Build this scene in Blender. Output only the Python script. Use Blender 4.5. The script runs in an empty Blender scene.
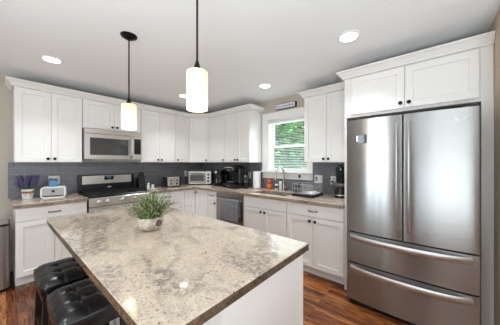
import bpy, bmesh, math, random
from mathutils import Vector, Matrix
random.seed(7)
S = bpy.context.scene
COL = S.collection
PI = math.pi

# ---------------------------------------------------------------- camera
F_PX = 215.0
cam_d = bpy.data.cameras.new('camera')
cam = bpy.data.objects.new('camera', cam_d); COL.objects.link(cam)
cam_d.sensor_fit = 'HORIZONTAL'; cam_d.sensor_width = 36.0
cam_d.lens = 36.0 * F_PX / 500.0
cam_d.clip_start = 0.02
cam.location = (0, 0, 1.37)
YAW = math.radians(40.4)                      # angle of the view direction from +X towards +Y
cam.rotation_euler = (PI/2, 0, YAW - PI/2)
S.camera = cam

# ---------------------------------------------------------------- world, exposure
S.view_settings.view_transform = 'Standard'
S.view_settings.look = 'None'
S.view_settings.gamma = 1.0
S.view_settings.use_curve_mapping = False
S.view_settings.exposure = -0.1
W = bpy.data.worlds.new('sky'); S.world = W; W.use_nodes = True
bg = W.node_tree.nodes['Background']
bg.inputs['Color'].default_value = (0.86, 0.94, 1.0, 1)
bg.inputs['Strength'].default_value = 4.4

def lamp(name, kind, loc, rot, power, color=(1, 1, 1), **kw):
    d = bpy.data.lights.new(name, kind); d.energy = power; d.color = color
    for k, v in kw.items(): setattr(d, k, v)
    o = bpy.data.objects.new(name, d); COL.objects.link(o)
    o.location = loc; o.rotation_euler = rot
    return o

# daylight coming in through the windows behind and beside the camera
lamp('daylight_front', 'AREA', (0.9, -3.16, 1.45), (-PI/2, 0, PI), 1.5, (0.84, 0.95, 1.0), shape='RECTANGLE', size=2.6, size_y=1.5)
for y in (1.30, 1.62, 1.94):
    lamp('daylight_left', 'AREA', (-2.56, y, 1.25), (0, -PI/2, 0), 10.5, (0.76, 0.92, 1.0), shape='RECTANGLE', size=2.0, size_y=0.17)
lamp('daylight_kitchen_window', 'AREA', (3.16, 1.82, 1.66), (0, PI/2, 0), 5, (0.80, 0.94, 1.0), shape='RECTANGLE', size=0.8, size_y=0.75)
# added upward fill that brightens the ceiling; no such lamp stands in the room
lamp('ceiling_fill', 'AREA', (-1.0, -0.6, 0.6), (PI, 0, 0), 140, (0.80, 0.93, 1.0), shape='DISK', size=1.6)
CAN_POWER = 6.5
CANS = [(0.37, 3.04), (1.95, 0.55), (2.44, 1.80), (1.96, 3.07), (-0.9, 1.4), (-1.2, -1.6)]  # last pair is out of view, added for light on the base cabinets

# ---------------------------------------------------------------- materials
def lin(c):
    return tuple(((v/255)/12.92 if v/255 <= .04045 else ((v/255+.055)/1.055)**2.4) for v in c) + (1,)

def mat(name, rgb, rough=.5, metal=0.0, **kw):
    m = bpy.data.materials.new(name); m.use_nodes = True
    b = m.node_tree.nodes['Principled BSDF']
    b.inputs['Base Color'].default_value = lin(rgb)
    b.inputs['Roughness'].default_value = rough
    b.inputs['Metallic'].default_value = metal
    for k, v in kw.items(): b.inputs[k.replace('_', ' ')].default_value = v
    return m

def nodes(m):
    nt = m.node_tree
    return nt, nt.nodes, nt.links, nt.nodes['Principled BSDF']

def coords(nt, scale=(1, 1, 1), rot=(0, 0, 0), world=False):
    tc = nt.nodes.new('ShaderNodeTexCoord'); mp = nt.nodes.new('ShaderNodeMapping')
    mp.inputs['Scale'].default_value = scale; mp.inputs['Rotation'].default_value = rot
    nt.links.new(tc.outputs['Object'], mp.inputs['Vector'])
    return mp.outputs['Vector']

def noise(nt, vec, scale, detail=4, rough=.55, dist=0.0):
    n = nt.nodes.new('ShaderNodeTexNoise')
    n.inputs['Scale'].default_value = scale; n.inputs['Detail'].default_value = detail
    n.inputs['Roughness'].default_value = rough; n.inputs['Distortion'].default_value = dist
    nt.links.new(vec, n.inputs['Vector'])
    return n.outputs['Fac']

def ramp(nt, fac, stops, interp='LINEAR'):
    r = nt.nodes.new('ShaderNodeValToRGB'); cr = r.color_ramp; cr.interpolation = interp
    while len(cr.elements) < len(stops): cr.elements.new(0.5)
    for e, (p, c) in zip(cr.elements, stops):
        e.position = p; e.color = lin(c) if max(c[:3]) > 1 or len(c) == 3 else c
    nt.links.new(fac, r.inputs['Fac'])
    return r.outputs['Color']

def mix(nt, fac, a, b, mode='MIX'):
    n = nt.nodes.new('ShaderNodeMix'); n.data_type = 'RGBA'; n.blend_type = mode
    if isinstance(fac, float): n.inputs[0].default_value = fac
    else: nt.links.new(fac, n.inputs[0])
    for i, v in ((6, a), (7, b)):
        if isinstance(v, tuple): n.inputs[i].default_value = v
        else: nt.links.new(v, n.inputs[i])
    return n.outputs[2]

def bump(nt, b, fac, strength, dist=0.002):
    n = nt.nodes.new('ShaderNodeBump'); n.inputs['Strength'].default_value = strength
    n.inputs['Distance'].default_value = dist
    nt.links.new(fac, n.inputs['Height']); nt.links.new(n.outputs['Normal'], b.inputs['Normal'])

def granite(name, base, pale, grey, dark, speck, amount=.55):
    m = mat(name, (200, 190, 175), .07); nt, N, L, b = nodes(m)
    v = coords(nt)
    tc = N.new('ShaderNodeTexCoord'); mp = N.new('ShaderNodeMapping'); mp.vector_type = 'TEXTURE'
    mp.inputs['Rotation'].default_value = (0, 0, math.radians(70)); mp.inputs['Scale'].default_value = (2.1, 1, 1)
    L.new(tc.outputs['Object'], mp.inputs['Vector']); vs = mp.outputs['Vector']
    big = noise(nt, vs, 5.0, 3, .5, .9)                      # drifting grey clouds
    bigm = ramp(nt, big, [(.46, (0, 0, 0)), (.58, (255, 255, 255))])
    grain = noise(nt, v, 42, 5, .75, .3)                     # their broken, crystalline edge
    grm = ramp(nt, grain, [(.40, (0, 0, 0)), (.56, (255, 255, 255))])
    cloud = mix(nt, 1.0, bigm, grm, 'MULTIPLY')
    tint = ramp(nt, noise(nt, vs, 14, 5, .65, .6), [(.35, pale), (.52, base), (.68, pale)])
    c = mix(nt, mix(nt, amount, (0, 0, 0, 1), cloud), tint, lin(grey))
    fine = ramp(nt, noise(nt, v, 95, 4, .7), [(.50, (0, 0, 0)), (.60, (255, 255, 255))])
    c = mix(nt, mix(nt, .40, (0, 0, 0, 1), fine), c, lin(grey))
    dk = ramp(nt, noise(nt, v, 60, 4, .7, .5), [(.585, (0, 0, 0)), (.635, (255, 255, 255))])
    zone = ramp(nt, noise(nt, vs, 7.5, 3, .55, 1.2), [(.46, (40, 40, 40)), (.60, (255, 255, 255))])
    c = mix(nt, mix(nt, 1.0, dk, zone, 'MULTIPLY'), c, lin(dark))
    sp = ramp(nt, noise(nt, v, 150, 2, .6), [(.66, (0, 0, 0)), (.70, (255, 255, 255))])
    c = mix(nt, sp, c, lin(speck))
    L.new(c, b.inputs['Base Color'])
    return m

M = {}
M['white'] = mat('cabinet_paint', (236, 232, 228), .38)
M['trimwhite'] = mat('trim_paint', (240, 238, 235), .35)
M['ceiling'] = mat('ceiling_paint', (246, 246, 246), .9)
M['wall'] = mat('wall_paint', (196, 186, 174), .85)
M['wallwarm'] = mat('wall_paint_warm', (205, 186, 164), .85)
M['granite'] = granite('granite', (204, 188, 169), (218, 205, 188), (140, 126, 121), (88, 76, 76), (48, 42, 42), .92)
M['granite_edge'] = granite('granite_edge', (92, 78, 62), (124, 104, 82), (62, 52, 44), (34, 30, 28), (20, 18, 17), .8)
M['counter'] = granite('counter_granite', (210, 188, 168), (222, 205, 188), (142, 122, 112), (92, 76, 70), (52, 44, 40), .8)
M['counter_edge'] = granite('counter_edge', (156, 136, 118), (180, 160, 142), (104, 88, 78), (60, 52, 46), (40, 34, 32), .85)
M['black'] = mat('black_plastic', (12, 12, 13), .28)
M['matteblack'] = mat('black_iron', (20, 19, 19), .55)
M['bronze'] = mat('dark_bronze', (30, 26, 24), .35, .7)
M['darkglass'] = mat('dark_glass', (24, 25, 27), .06)
M['gasket'] = mat('rubber_gasket', (14, 14, 14), .7)
M['chrome'] = mat('brushed_nickel', (190, 186, 180), .22, 1.0)
M['leather'] = mat('black_leather', (20, 20, 21), .27)
M['ebony'] = mat('ebony_wood', (24, 18, 16), .4)
M['plate'] = mat('outlet_plastic', (238, 238, 234), .35)
M['paper'] = mat('paper', (244, 244, 242), .9)
M['soap'] = mat('orange_soap', (226, 84, 22), .25)
M['green'] = mat('green_label', (52, 96, 44), .5)
M['blue'] = mat('blue_glass', (74, 128, 168), .2)
M['navy'] = mat('blue_label', (70, 84, 130), .5)
M['lav'] = mat('lavender_flower', (88, 83, 122), .9)
M['stem'] = mat('sage_stem', (92, 108, 92), .9)
M['twine'] = mat('jute_twine', (170, 122, 84), .9)
M['potwhite'] = mat('white_ceramic', (226, 226, 224), .4)
M['greyface'] = mat('grey_front', (168, 166, 166), .5)
M['cream'] = mat('cream_ceramic', (232, 226, 212), .4)
M['clearplastic'] = mat('smoke_plastic', (54, 55, 58), .15)
M['leafout'] = mat('tree_leaf', (126, 176, 92), .7)
M['leafdark'] = mat('tree_leaf_dark', (84, 142, 84), .7)
M['bark'] = mat('tree_bark', (112, 104, 98), .9)
M['lawn'] = mat('lawn', (96, 140, 70), .95)
M['blind'] = mat('blind_slat', (238, 240, 240), .5)
M['display'] = mat('display', (40, 46, 60), .1)
M['bulb_white'] = mat('label_white', (230, 230, 230), .5)
M['grout'] = mat('mark_grey', (220, 220, 222), .4)
M['wire'] = mat('grey_wire', (176, 176, 178), .35, .4)
M['bowl'] = None

ROTA = .25
def steel(name, rgb=(176, 173, 170), rough=.27, axis='Z', aniso=.75, horiz=True):
    m = mat(name, rgb, rough, 1.0); nt, N, L, b = nodes(m)
    v = coords(nt, (3, 3, 260) if horiz else (260, 260, 3))
    n = noise(nt, v, 1.5, 3, .6)
    c = ramp(nt, n, [(.3, tuple(int(x*.93) for x in rgb)), (.7, rgb)])
    L.new(c, b.inputs['Base Color'])
    t = N.new('ShaderNodeTangent'); t.direction_type = 'RADIAL'; t.axis = axis
    L.new(t.outputs['Tangent'], b.inputs['Tangent'])
    b.inputs['Anisotropic'].default_value = aniso; b.inputs['Anisotropic Rotation'].default_value = ROTA
    return m
M['steel'] = steel('stainless_steel', (224, 219, 212), .36, aniso=.6)
M['steel_fridge'] = steel('fridge_steel', (170, 169, 168), .235, aniso=1.0)
M['steel_plain'] = mat('stainless_trim', (208, 207, 206), .36, 1.0)
M['steel_dark'] = steel('dark_stainless', (170, 167, 163), .3)

def ceramic_bowl():
    m = mat('stone_bowl', (222, 214, 204), .45); nt, N, L, b = nodes(m)
    n = noise(nt, coords(nt), 26, 5, .65, .6)
    L.new(ramp(nt, n, [(.34, (160, 138, 120)), (.50, (196, 184, 172)), (.7, (218, 210, 200))]), b.inputs['Base Color'])
    return m
M['bowl'] = ceramic_bowl()

def grass_mat():
    m = mat('grass_leaf', (110, 140, 80), .5); nt, N, L, b = nodes(m)
    n = noise(nt, coords(nt), 55, 2)
    L.new(ramp(nt, n, [(.36, (38, 58, 26)), (.5, (84, 106, 54)), (.64, (192, 196, 146))]), b.inputs['Base Color'])
    return m
M['grass'] = grass_mat()

def towel_mat():
    m = mat('grey_towel', (120, 120, 124), .95); nt, N, L, b = nodes(m)
    n = noise(nt, coords(nt), 90, 3)
    L.new(ramp(nt, n, [(.3, (98, 98, 102)), (.7, (146, 146, 150))]), b.inputs['Base Color'])
    bump(nt, b, n, .5, .003)
    return m
M['towel'] = towel_mat()

def wood_floor():
    m = mat('oak_floor', (120, 70, 40), .24); nt, N, L, b = nodes(m)
    v = coords(nt, (1, 1, 1), (0, 0, PI/2))
    br = N.new('ShaderNodeTexBrick'); L.new(v, br.inputs['Vector'])
    br.offset = .37; br.inputs['Scale'].default_value = 1.0
    br.inputs['Brick Width'].default_value = .85; br.inputs['Row Height'].default_value = .058
    br.inputs['Mortar Size'].default_value = .0012; br.inputs['Bias'].default_value = 0.0
    br.inputs['Color1'].default_value = (0, 0, 0, 1); br.inputs['Color2'].default_value = (1, 1, 1, 1)
    br.inputs['Mortar'].default_value = (.0, .0, .0, 1)
    tone = ramp(nt, br.outputs['Color'], [(0, (104, 56, 28)), (.5, (148, 86, 46)), (1, (190, 124, 72))])
    add = N.new('ShaderNodeVectorMath'); add.operation = 'ADD'
    L.new(coords(nt, (26, 2.2, 1)), add.inputs[0])
    sc = N.new('ShaderNodeVectorMath'); sc.operation = 'SCALE'; sc.inputs['Scale'].default_value = 7.0
    L.new(br.outputs['Color'], sc.inputs[0]); L.new(sc.outputs['Vector'], add.inputs[1])
    g = noise(nt, add.outputs['Vector'], 1.6, 8, .68, 1.6)
    gc = ramp(nt, g, [(.38, (70, 50, 38)), (.47, (180, 164, 148)), (.58, (255, 255, 255))])
    c = mix(nt, .85, tone, gc, 'MULTIPLY')
    c = mix(nt, br.outputs['Fac'], c, lin((40, 22, 14)))
    L.new(c, b.inputs['Base Color'])
    return m
M['floor'] = wood_floor()

def tile(name, use_y):
    m = mat(name, (104, 103, 110), .3); nt, N, L, b = nodes(m)
    tc = N.new('ShaderNodeTexCoord'); sp = N.new('ShaderNodeSeparateXYZ'); cb = N.new('ShaderNodeCombineXYZ')
    L.new(tc.outputs['Object'], sp.inputs[0])
    L.new(sp.outputs['Y' if use_y else 'X'], cb.inputs['X']); L.new(sp.outputs['Z'], cb.inputs['Y'])
    br = N.new('ShaderNodeTexBrick'); L.new(cb.outputs[0], br.inputs['Vector'])
    br.inputs['Scale'].default_value = 1.0; br.inputs['Brick Width'].default_value = .152
    br.inputs['Row Height'].default_value = .0762; br.inputs['Mortar Size'].default_value = .0018
    br.inputs['Color1'].default_value = lin((106, 105, 112)); br.inputs['Color2'].default_value = lin((118, 117, 123))
    br.inputs['Mortar'].default_value = lin((140, 139, 142))
    L.new(br.outputs['Color'], b.inputs['Base Color'])
    bump(nt, b, br.outputs['Fac'], -.4, .002)
    return m
M['tile_x'] = tile('grey_tile_stove', False)
M['tile_y'] = tile('grey_tile_window', True)

def emission(name, rgb, strength):
    m = bpy.data.materials.new(name); m.use_nodes = True; nt = m.node_tree
    nt.nodes.remove(nt.nodes['Principled BSDF'])
    e = nt.nodes.new('ShaderNodeEmission'); e.inputs['Color'].default_value = lin(rgb); e.inputs['Strength'].default_value = strength
    nt.links.new(e.outputs[0], nt.nodes['Material Output'].inputs['Surface'])
    return m
M['canlens'] = emission('lamp_lens', (255, 248, 236), 14.0)
M['lcd'] = emission('lcd_digits', (120, 190, 255), .35)

def glass_pane():
    m = bpy.data.materials.new('window_glass'); m.use_nodes = True; nt = m.node_tree
    nt.nodes.remove(nt.nodes['Principled BSDF'])
    t = nt.nodes.new('ShaderNodeBsdfTransparent'); g = nt.nodes.new('ShaderNodeBsdfGlossy'); g.inputs['Roughness'].default_value = .02
    f = nt.nodes.new('ShaderNodeFresnel'); f.inputs['IOR'].default_value = 1.3
    x = nt.nodes.new('ShaderNodeMixShader')
    nt.links.new(f.outputs[0], x.inputs[0]); nt.links.new(t.outputs[0], x.inputs[1]); nt.links.new(g.outputs[0], x.inputs[2])
    nt.links.new(x.outputs[0], nt.nodes['Material Output'].inputs['Surface'])
    return m
M['glass'] = glass_pane()

def shade_glass():
    m = bpy.data.materials.new('cream_shade_glass'); m.use_nodes = True; nt = m.node_tree
    nt.nodes.remove(nt.nodes['Principled BSDF'])
    d = nt.nodes.new('ShaderNodeBsdfDiffuse'); t = nt.nodes.new('ShaderNodeBsdfTranslucent')
    for n in (d, t): n.inputs['Color'].default_value = lin((255, 243, 216))
    x = nt.nodes.new('ShaderNodeMixShader'); x.inputs[0].default_value = .6
    nt.links.new(d.outputs[0], x.inputs[1]); nt.links.new(t.outputs[0], x.inputs[2])
    e = nt.nodes.new('ShaderNodeEmission'); e.inputs['Color'].default_value = lin((255, 226, 170)); e.inputs['Strength'].default_value = .42
    a = nt.nodes.new('ShaderNodeAddShader')
    nt.links.new(x.outputs[0], a.inputs[0]); nt.links.new(e.outputs[0], a.inputs[1])
    nt.links.new(a.outputs[0], nt.nodes['Material Output'].inputs['Surface'])
    return m
M['shade'] = shade_glass()

# ---------------------------------------------------------------- mesh builder
class MB:
    def __init__(s): s.v = []; s.f = []; s.fm = []; s.mi = 0; s.wn = False
    def add(s, verts, faces):
        o = len(s.v); s.v += [tuple(p) for p in verts]; s.f += [tuple(o+i for i in f) for f in faces]
        s.fm += [s.mi]*len(faces); return s
    def box(s, x0, x1, y0, y1, z0, z1, bev=0, seg=1):
        if bev:
            bm = bmesh.new(); bmesh.ops.create_cube(bm, size=1)
            for v in bm.verts:
                v.co = Vector(((x0+x1)/2+v.co.x*(x1-x0), (y0+y1)/2+v.co.y*(y1-y0), (z0+z1)/2+v.co.z*(z1-z0)))
            s.wn = s.wn or seg > 1
            bmesh.ops.bevel(bm, geom=bm.edges[:], offset=bev, segments=seg, affect='EDGES', profile=.5)
            return s.bm(bm)
        return s.add([(x0,y0,z0),(x1,y0,z0),(x1,y1,z0),(x0,y1,z0),(x0,y0,z1),(x1,y0,z1),(x1,y1,z1),(x0,y1,z1)],
                     [(0,3,2,1),(4,5,6,7),(0,1,5,4),(1,2,6,5),(2,3,7,6),(3,0,4,7)])
    def bm(s, bm):
        bm.verts.index_update()
        s.add([v.co[:] for v in bm.verts], [[v.index for v in f.verts] for f in bm.faces]); bm.free(); return s
    def prism(s, poly, z0, z1, axis='z'):
        n = len(poly); m = {'z': lambda a, b, c: (a, b, c), 'y': lambda a, b, c: (a, c, b), 'x': lambda a, b, c: (c, a, b)}[axis]
        vs = [m(a, b, z0) for a, b in poly] + [m(a, b, z1) for a, b in poly]
        return s.add(vs, [tuple(range(n-1, -1, -1)), tuple(range(n, 2*n))] + [(i, (i+1) % n, n+(i+1) % n, n+i) for i in range(n)])
    def lathe(s, prof, c=(0, 0, 0), seg=20, M4=None, cap=True):
        vs = []; fs = []; n = len(prof)
        for k in range(seg):
            a = 2*PI*k/seg
            for r, z in prof: vs.append(Vector((r*math.cos(a), r*math.sin(a), z)))
        for k in range(seg):
            j = (k+1) % seg
            for i in range(n-1): fs.append((k*n+i, j*n+i, j*n+i+1, k*n+i+1))
        if cap:
            fs.append(tuple(k*n for k in range(seg-1, -1, -1))); fs.append(tuple(k*n+n-1 for k in range(seg)))
        if M4 is not None: vs = [M4 @ v for v in vs]
        return s.add([v+Vector(c) for v in vs], fs)
    def cyl(s, p0, p1, r, r2=None, seg=14):
        p0, p1 = Vector(p0), Vector(p1); d = p1-p0
        q = Vector((0, 0, 1)).rotation_difference(d.normalized()).to_matrix()
        return s.lathe([(r, 0), (r if r2 is None else r2, d.length)], p0, seg, q)
    def tube(s, pts, r, seg=8, flat=None):
        pts = [Vector(p) for p in pts]; vs = []; fs = []; up = None
        for i, p in enumerate(pts):
            t = (pts[min(i+1, len(pts)-1)]-pts[max(i-1, 0)]).normalized()
            if up is None:
                up = Vector((0, 0, 1)) if abs(t.z) < .9 else Vector((1, 0, 0))
            a = t.cross(up).normalized(); b = a.cross(t).normalized(); up = b
            rr = r[i] if isinstance(r, (list, tuple)) else r
            for k in range(seg):
                w = 2*PI*k/seg; vs.append(p+a*math.cos(w)*rr*(flat or 1)+b*math.sin(w)*rr)
        for i in range(len(pts)-1):
            for k in range(seg):
                j = (k+1) % seg; fs.append((i*seg+k, i*seg+j, (i+1)*seg+j, (i+1)*seg+k))
        fs.append(tuple(range(seg-1, -1, -1))); fs.append(tuple((len(pts)-1)*seg+k for k in range(seg)))
        return s.add(vs, fs)
    def build(s, name, m, parent=None, smooth=True):
        me = bpy.data.meshes.new(name); me.from_pydata(s.v, [], s.f)
        bm = bmesh.new(); bm.from_mesh(me); bmesh.ops.recalc_face_normals(bm, faces=bm.faces[:]); bm.to_mesh(me); bm.free()
        for x in (m if isinstance(m, list) else [m]): me.materials.append(x)
        me.polygons.foreach_set('material_index', s.fm)
        if smooth:
            me.polygons.foreach_set('use_smooth', [True]*len(me.polygons)); me.set_sharp_from_angle(angle=math.radians(32))
        me.update()
        o = bpy.data.objects.new(name, me); COL.objects.link(o)
        if parent is not None: o.parent = parent
        if s.wn: w = o.modifiers.new('normals', 'WEIGHTED_NORMAL'); w.keep_sharp = True
        return o

def thing(name, label, cat, loc=(0, 0, 0), rz=0, group=None):
    o = bpy.data.objects.new(name, None); COL.objects.link(o); o.empty_display_size = .05
    o.location = loc; o.rotation_euler = (0, 0, rz); o['label'] = label; o['category'] = cat
    if group: o['group'] = group
    return o
def tag(o, label, cat, group=None, loc=None, rz=0):
    o['label'] = label; o['category'] = cat
    if group: o['group'] = group
    if loc: o.location = loc; o.rotation_euler = (0, 0, rz)
    return o
def struct(o): o['kind'] = 'structure'; return o
def copy_tree(o, parent=None):
    c = o.copy(); COL.objects.link(c)
    if parent: c.parent = parent
    for ch in list(o.children): copy_tree(ch, c)
    return c
def text(name, body, size, m, parent, loc, rot, thick=.0006):
    cu = bpy.data.curves.new(name, 'FONT'); cu.body = body; cu.size = size; cu.extrude = thick; cu.align_x = 'CENTER'; cu.align_y = 'CENTER'
    t = bpy.data.objects.new(name+'_c', cu); COL.objects.link(t)
    bpy.context.view_layer.update()
    me = bpy.data.meshes.new_from_object(t.evaluated_get(bpy.context.evaluated_depsgraph_get()))
    bpy.data.objects.remove(t); me.materials.clear(); me.materials.append(m)
    me.transform(Matrix.Translation(loc) @ rot.to_4x4())
    o = bpy.data.objects.new(name, me); COL.objects.link(o); o.parent = parent
    return o
ROT_FRONT = Matrix.Rotation(PI/2, 3, 'X')          # text standing up, reading along local +x, facing local -y
R90 = -PI/2                                         # things whose front faces -X

# ---------------------------------------------------------------- the room
XW, YW, ZC = 3.08, 4.04, 2.45                       # window wall, stove wall, ceiling
XL, YF = -2.6, -3.2
struct(MB().box(XL-.15, XW+.15, YF-.15, YW+.15, -.1, 0).build('floor', M['floor']))
struct(MB().box(XL-.15, XW+.15, YF-.15, YW+.15, ZC, ZC+.1).build('ceiling', M['ceiling']))
struct(MB().box(XL-.15, XW+.15, YW, YW+.15, 0, ZC).build('wall_back', M['wall']))
WY0, WY1, WZ0, WZ1 = 1.46, 2.21, 1.225, 2.10        # kitchen window opening
b = MB()
b.box(XW, XW+.15, YF-.15, WY0, 0, ZC); b.box(XW, XW+.15, WY1, YW, 0, ZC)
b.box(XW, XW+.15, WY0, WY1, 0, WZ0); b.box(XW, XW+.15, WY0, WY1, WZ1, ZC)
struct(b.build('wall_right', M['wall']))
struct(MB().box(1.98, XW, -.47, -.352, 0, ZC).build('wall_fridge_side', M['wallwarm']))
b = MB()                                            # left wall with a tall garden window of three narrow lights, and an added unseen door
for y0, y1, z0, z1 in ((YF-.15, 1.19, 0, ZC), (2.05, YW, 0, ZC), (1.19, 2.05, 0, .22), (1.19, 2.05, 2.25, ZC), (1.40, 1.52, .22, 2.25), (1.72, 1.84, .22, 2.25)):
    b.box(XL-.15, XL, y0, y1, z0, z1)
struct(b.build('wall_left', M['wall']))
b = MB()
for x0, x1, z0, z1 in ((XL, -.4, 0, ZC), (2.2, XW, 0, ZC), (-.4, 2.2, 0, .7), (-.4, 2.2, 2.2, ZC)):
    b.box(x0, x1, YF-.15, YF, z0, z1)
struct(b.build('wall_front', mat('wall_dimming_tan', (150, 124, 100), .9)))  # unseen wall, toned darker to dim and warm light on the island panel
d1 = struct(MB().box(XL+.001, XL+.05, -.35, .55, .001, 2.05).build('unseen_door_1', mat('unseen_door_dark', (88, 78, 72), .5)))  # unseen dark door, added to darken the refrigerator's reflection
for x, z0 in ((.26, .35), (.26, 1.15)):
    MB().box(XL+.05, XL+.06, -.2, .4, z0, z0+.65, .004).build('door_panel', d1.data.materials[0], d1)
# baseboard on the stove wall left of the cabinets
struct(MB().box(XL, -.36, YW-.015, YW-.001, .001, .11).build('baseboard_back', M['trimwhite']))

# backsplash tile
struct(MB().box(.085, XW-.008, YW-.009, YW-.001, .9165, 1.372).build('trim_1', M['tile_x']))
b = MB()
b.box(XW-.009, XW-.001, 2.305, YW-.01, .9165, 1.372); b.box(XW-.009, XW-.001, 1.37, 2.305, .9165, 1.10)
b.box(XW-.009, XW-.001, .73, 1.37, .9165, 1.372)
struct(b.build('trim_2', M['tile_y']))

# kitchen window
win = struct(thing('window_1', 'x', 'x', (XW, 0, 0)))
del win['label']; del win['category']
T = M['trimwhite']
b = MB()                                            # casing round the opening (local x = 0 is the wall face)
b.box(-.022, -.001, WY1, 2.318, WZ0, WZ1, .003); b.box(-.022, -.001, 1.372, WY0, WZ0, WZ1, .003)
b.box(-.026, -.001, 1.372, 2.318, WZ1, 2.215, .003); b.box(-.034, -.001, 1.36, 2.325, 2.205, 2.225, .003)
b.build('casing', T, win)
MB().box(-.06, -.001, 1.365, 2.322, 1.20, WZ0, .004).build('sill', T, win)
MB().box(-.02, -.001, 1.372, 2.318, 1.10, 1.20, .003).build('apron', T, win)
b = MB()
b.box(.001, .149, WY0, WY0+.018, WZ0, WZ1); b.box(.001, .149, WY1-.018, WY1, WZ0, WZ1)
b.box(.001, .149, WY0+.018, WY1-.018, WZ0, WZ0+.012); b.box(.001, .149, WY0+.018, WY1-.018, WZ1-.018, WZ1)
b.build('jamb', T, win)
def sash(x0, z0, z1):
    y0, y1 = WY0+.019, WY1-.019; b = MB(); w = .036
    b.box(x0, x0+.03, y0, y0+w, z0, z1); b.box(x0, x0+.03, y1-w, y1, z0, z1)
    b.box(x0, x0+.03, y0+w, y1-w, z0, z0+w); b.box(x0, x0+.03, y0+w, y1-w, z1-w, z1)
    o = b.build('sash', T, win)
    MB().box(x0+.012, x0+.016, y0+w, y1-w, z0+w, z1-w).build('pane', M['glass'], o)
sash(.085, WZ0+.013, 1.665); sash(.117, 1.63, WZ1-.019)

# crown moulding
def crown(name, path, prof, m):
    pts = [Vector(p) for p in path]; n = len(pts); rows = []
    for i, p in enumerate(pts):
        ds = []
        if i: ds.append((pts[i]-pts[i-1]).normalized())
        if i < n-1: ds.append((pts[i+1]-pts[i]).normalized())
        ns = [Vector((d.y, -d.x)) for d in ds]
        if len(ns) == 1: off = ns[0]
        else:
            off = (ns[0]+ns[1]); off = off/ (1+ns[0].dot(ns[1]))
        rows.append([(p.x+off.x*o, p.y+off.y*o, z) for o, z in prof])
    k = len(prof); vs = [q for r in rows for q in r]; fs = []
    for i in range(n-1):
        for j in range(k):
            fs.append((i*k+j, (i+1)*k+j, (i+1)*k+(j+1) % k, i*k+(j+1) % k))
    fs.append(tuple(range(k))); fs.append(tuple((n-1)*k+j for j in range(k-1, -1, -1)))
    o = MB().add(vs, fs).build(name, m); struct(o); return o
CP = [(.001, 2.262), (.021, 2.262), (.021, 2.276), (.030, 2.284), (.044, 2.305), (.058, 2.318), (.066, 2.322), (.066, 2.338), (.001, 2.338)]
CP = [(o+.0005, z) for o, z in CP]
crown('trim_3', [(.125, YW-.002), (.125, 3.715), (2.485, 3.715), (2.755, 3.445), (2.755, 2.335), (XW-.002, 2.335)], CP, M['white'])
crown('trim_4', [(XW-.002, 1.354), (2.755, 1.354), (2.755, .74)], CP, M['white'])
crown('trim_5', [(2.68, .7285), (2.43, .7285), (2.43, -.350)], CP, M['white'])

# ---------------------------------------------------------------- cabinets
KNOB = [(.0055, 0), (.0055, .012), (.014, .016), (.0175, .021), (.016, .028), (.007, .031)]
QF = Matrix.Rotation(PI/2, 3, 'X')                  # lathe axis to local -y
def knob(parent, x, z, y=-.0195):
    MB().lathe(KNOB, (x, y, z), 12, QF).build('knob', M['bronze'], parent)
def pull(parent, x, z, y=-.0195, w=.1):
    b = MB(); h = w/2
    b.tube([(x-h, y, z), (x-h, y-.012, z), (x-h*.8, y-.026, z), (x, y-.031, z-.002), (x+h*.8, y-.026, z), (x+h, y-.012, z), (x+h, y, z)], [.0085, .006, .005, .0048, .005, .006, .0085], 8)
    b.build('pull', M['bronze'], parent)
def shaker(name, x0, x1, z0, z1, parent, y=-.0195, st=.057, flat=False):
    """A door face with a recessed panel (or a flat drawer front) in front of local y = 0."""
    yb = -.0005; b = MB(); c = .0016
    def ring(ins, yy): return [(x0+ins, yy, z0+ins), (x1-ins, yy, z0+ins), (x1-ins, yy, z1-ins), (x0+ins, yy, z1-ins)]
    rings = [ring(0, yb), ring(0, y+c), ring(c, y)]
    if not flat: rings += [ring(st, y), ring(st+.004, y+.009)]
    vs = [p for r in rings for p in r]; fs = [(3, 2, 1, 0)]
    for k in range(len(rings)-1):
        for i in range(4): fs.append((k*4+i, k*4+(i+1) % 4, (k+1)*4+(i+1) % 4, (k+1)*4+i))
    e = (len(rings)-1)*4; fs.append((e, e+1, e+2, e+3))
    return b.add(vs, fs).build(name, M['white'], parent)

ZB0, ZB1 = .105, .875
def base_body(root, x0, x1, depth, hollow=False):
    b = MB()
    if hollow:
        b.box(x0, x1, 0, .018, ZB0, ZB1); b.box(x0, x1, depth-.012, depth, ZB0, ZB1); b.box(x0, x1, .018, depth-.012, ZB0, ZB0+.018)
        for a in (x0, x1-.018): b.box(a, a+.018, .018, depth-.012, ZB0+.018, ZB1)
    else: b.box(x0, x1, 0, depth, ZB0, ZB1)
    b.box(x0+.001, x1-.001, .07, depth, .001, ZB0)
    return b.build('carcass', M['white'], root)
def base_cabinet(label, loc, rz, w, depth, doors=2, drawer=True, pulls=True, hinge=None, drawer_pull=True, hollow=False):
    r = thing('base_cabinet', label, 'cabinet', loc, rz, 'base cabinets')
    base_body(r, .0008, w-.0008, depth, hollow)
    g = .004; zt = .865; zd = .72
    if drawer:
        d = shaker('drawer', g, w-g, zd+.004, zt, r, flat=True)
        if drawer_pull: pull(d, w/2, (zd+zt)/2, w=min(.1, w*.5))
        ztop = zd-.004
    else: ztop = zt
    xs = [g + (w-2*g)*i/doors for i in range(doors+1)]
    for i in range(doors):
        a = xs[i] + (0 if i == 0 else .0018); e = xs[i+1] - (0 if i == doors-1 else .0018)
        d = shaker('door', a, e, ZB0+.012, ztop, r, st=min(.057, (e-a)*.27))
        kx = (e-.032 if i == 0 else a+.032) if doors == 2 else (e-.03 if hinge == 'l' else a+.03)
        knob(d, kx, ztop-.045)
    return r

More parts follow.
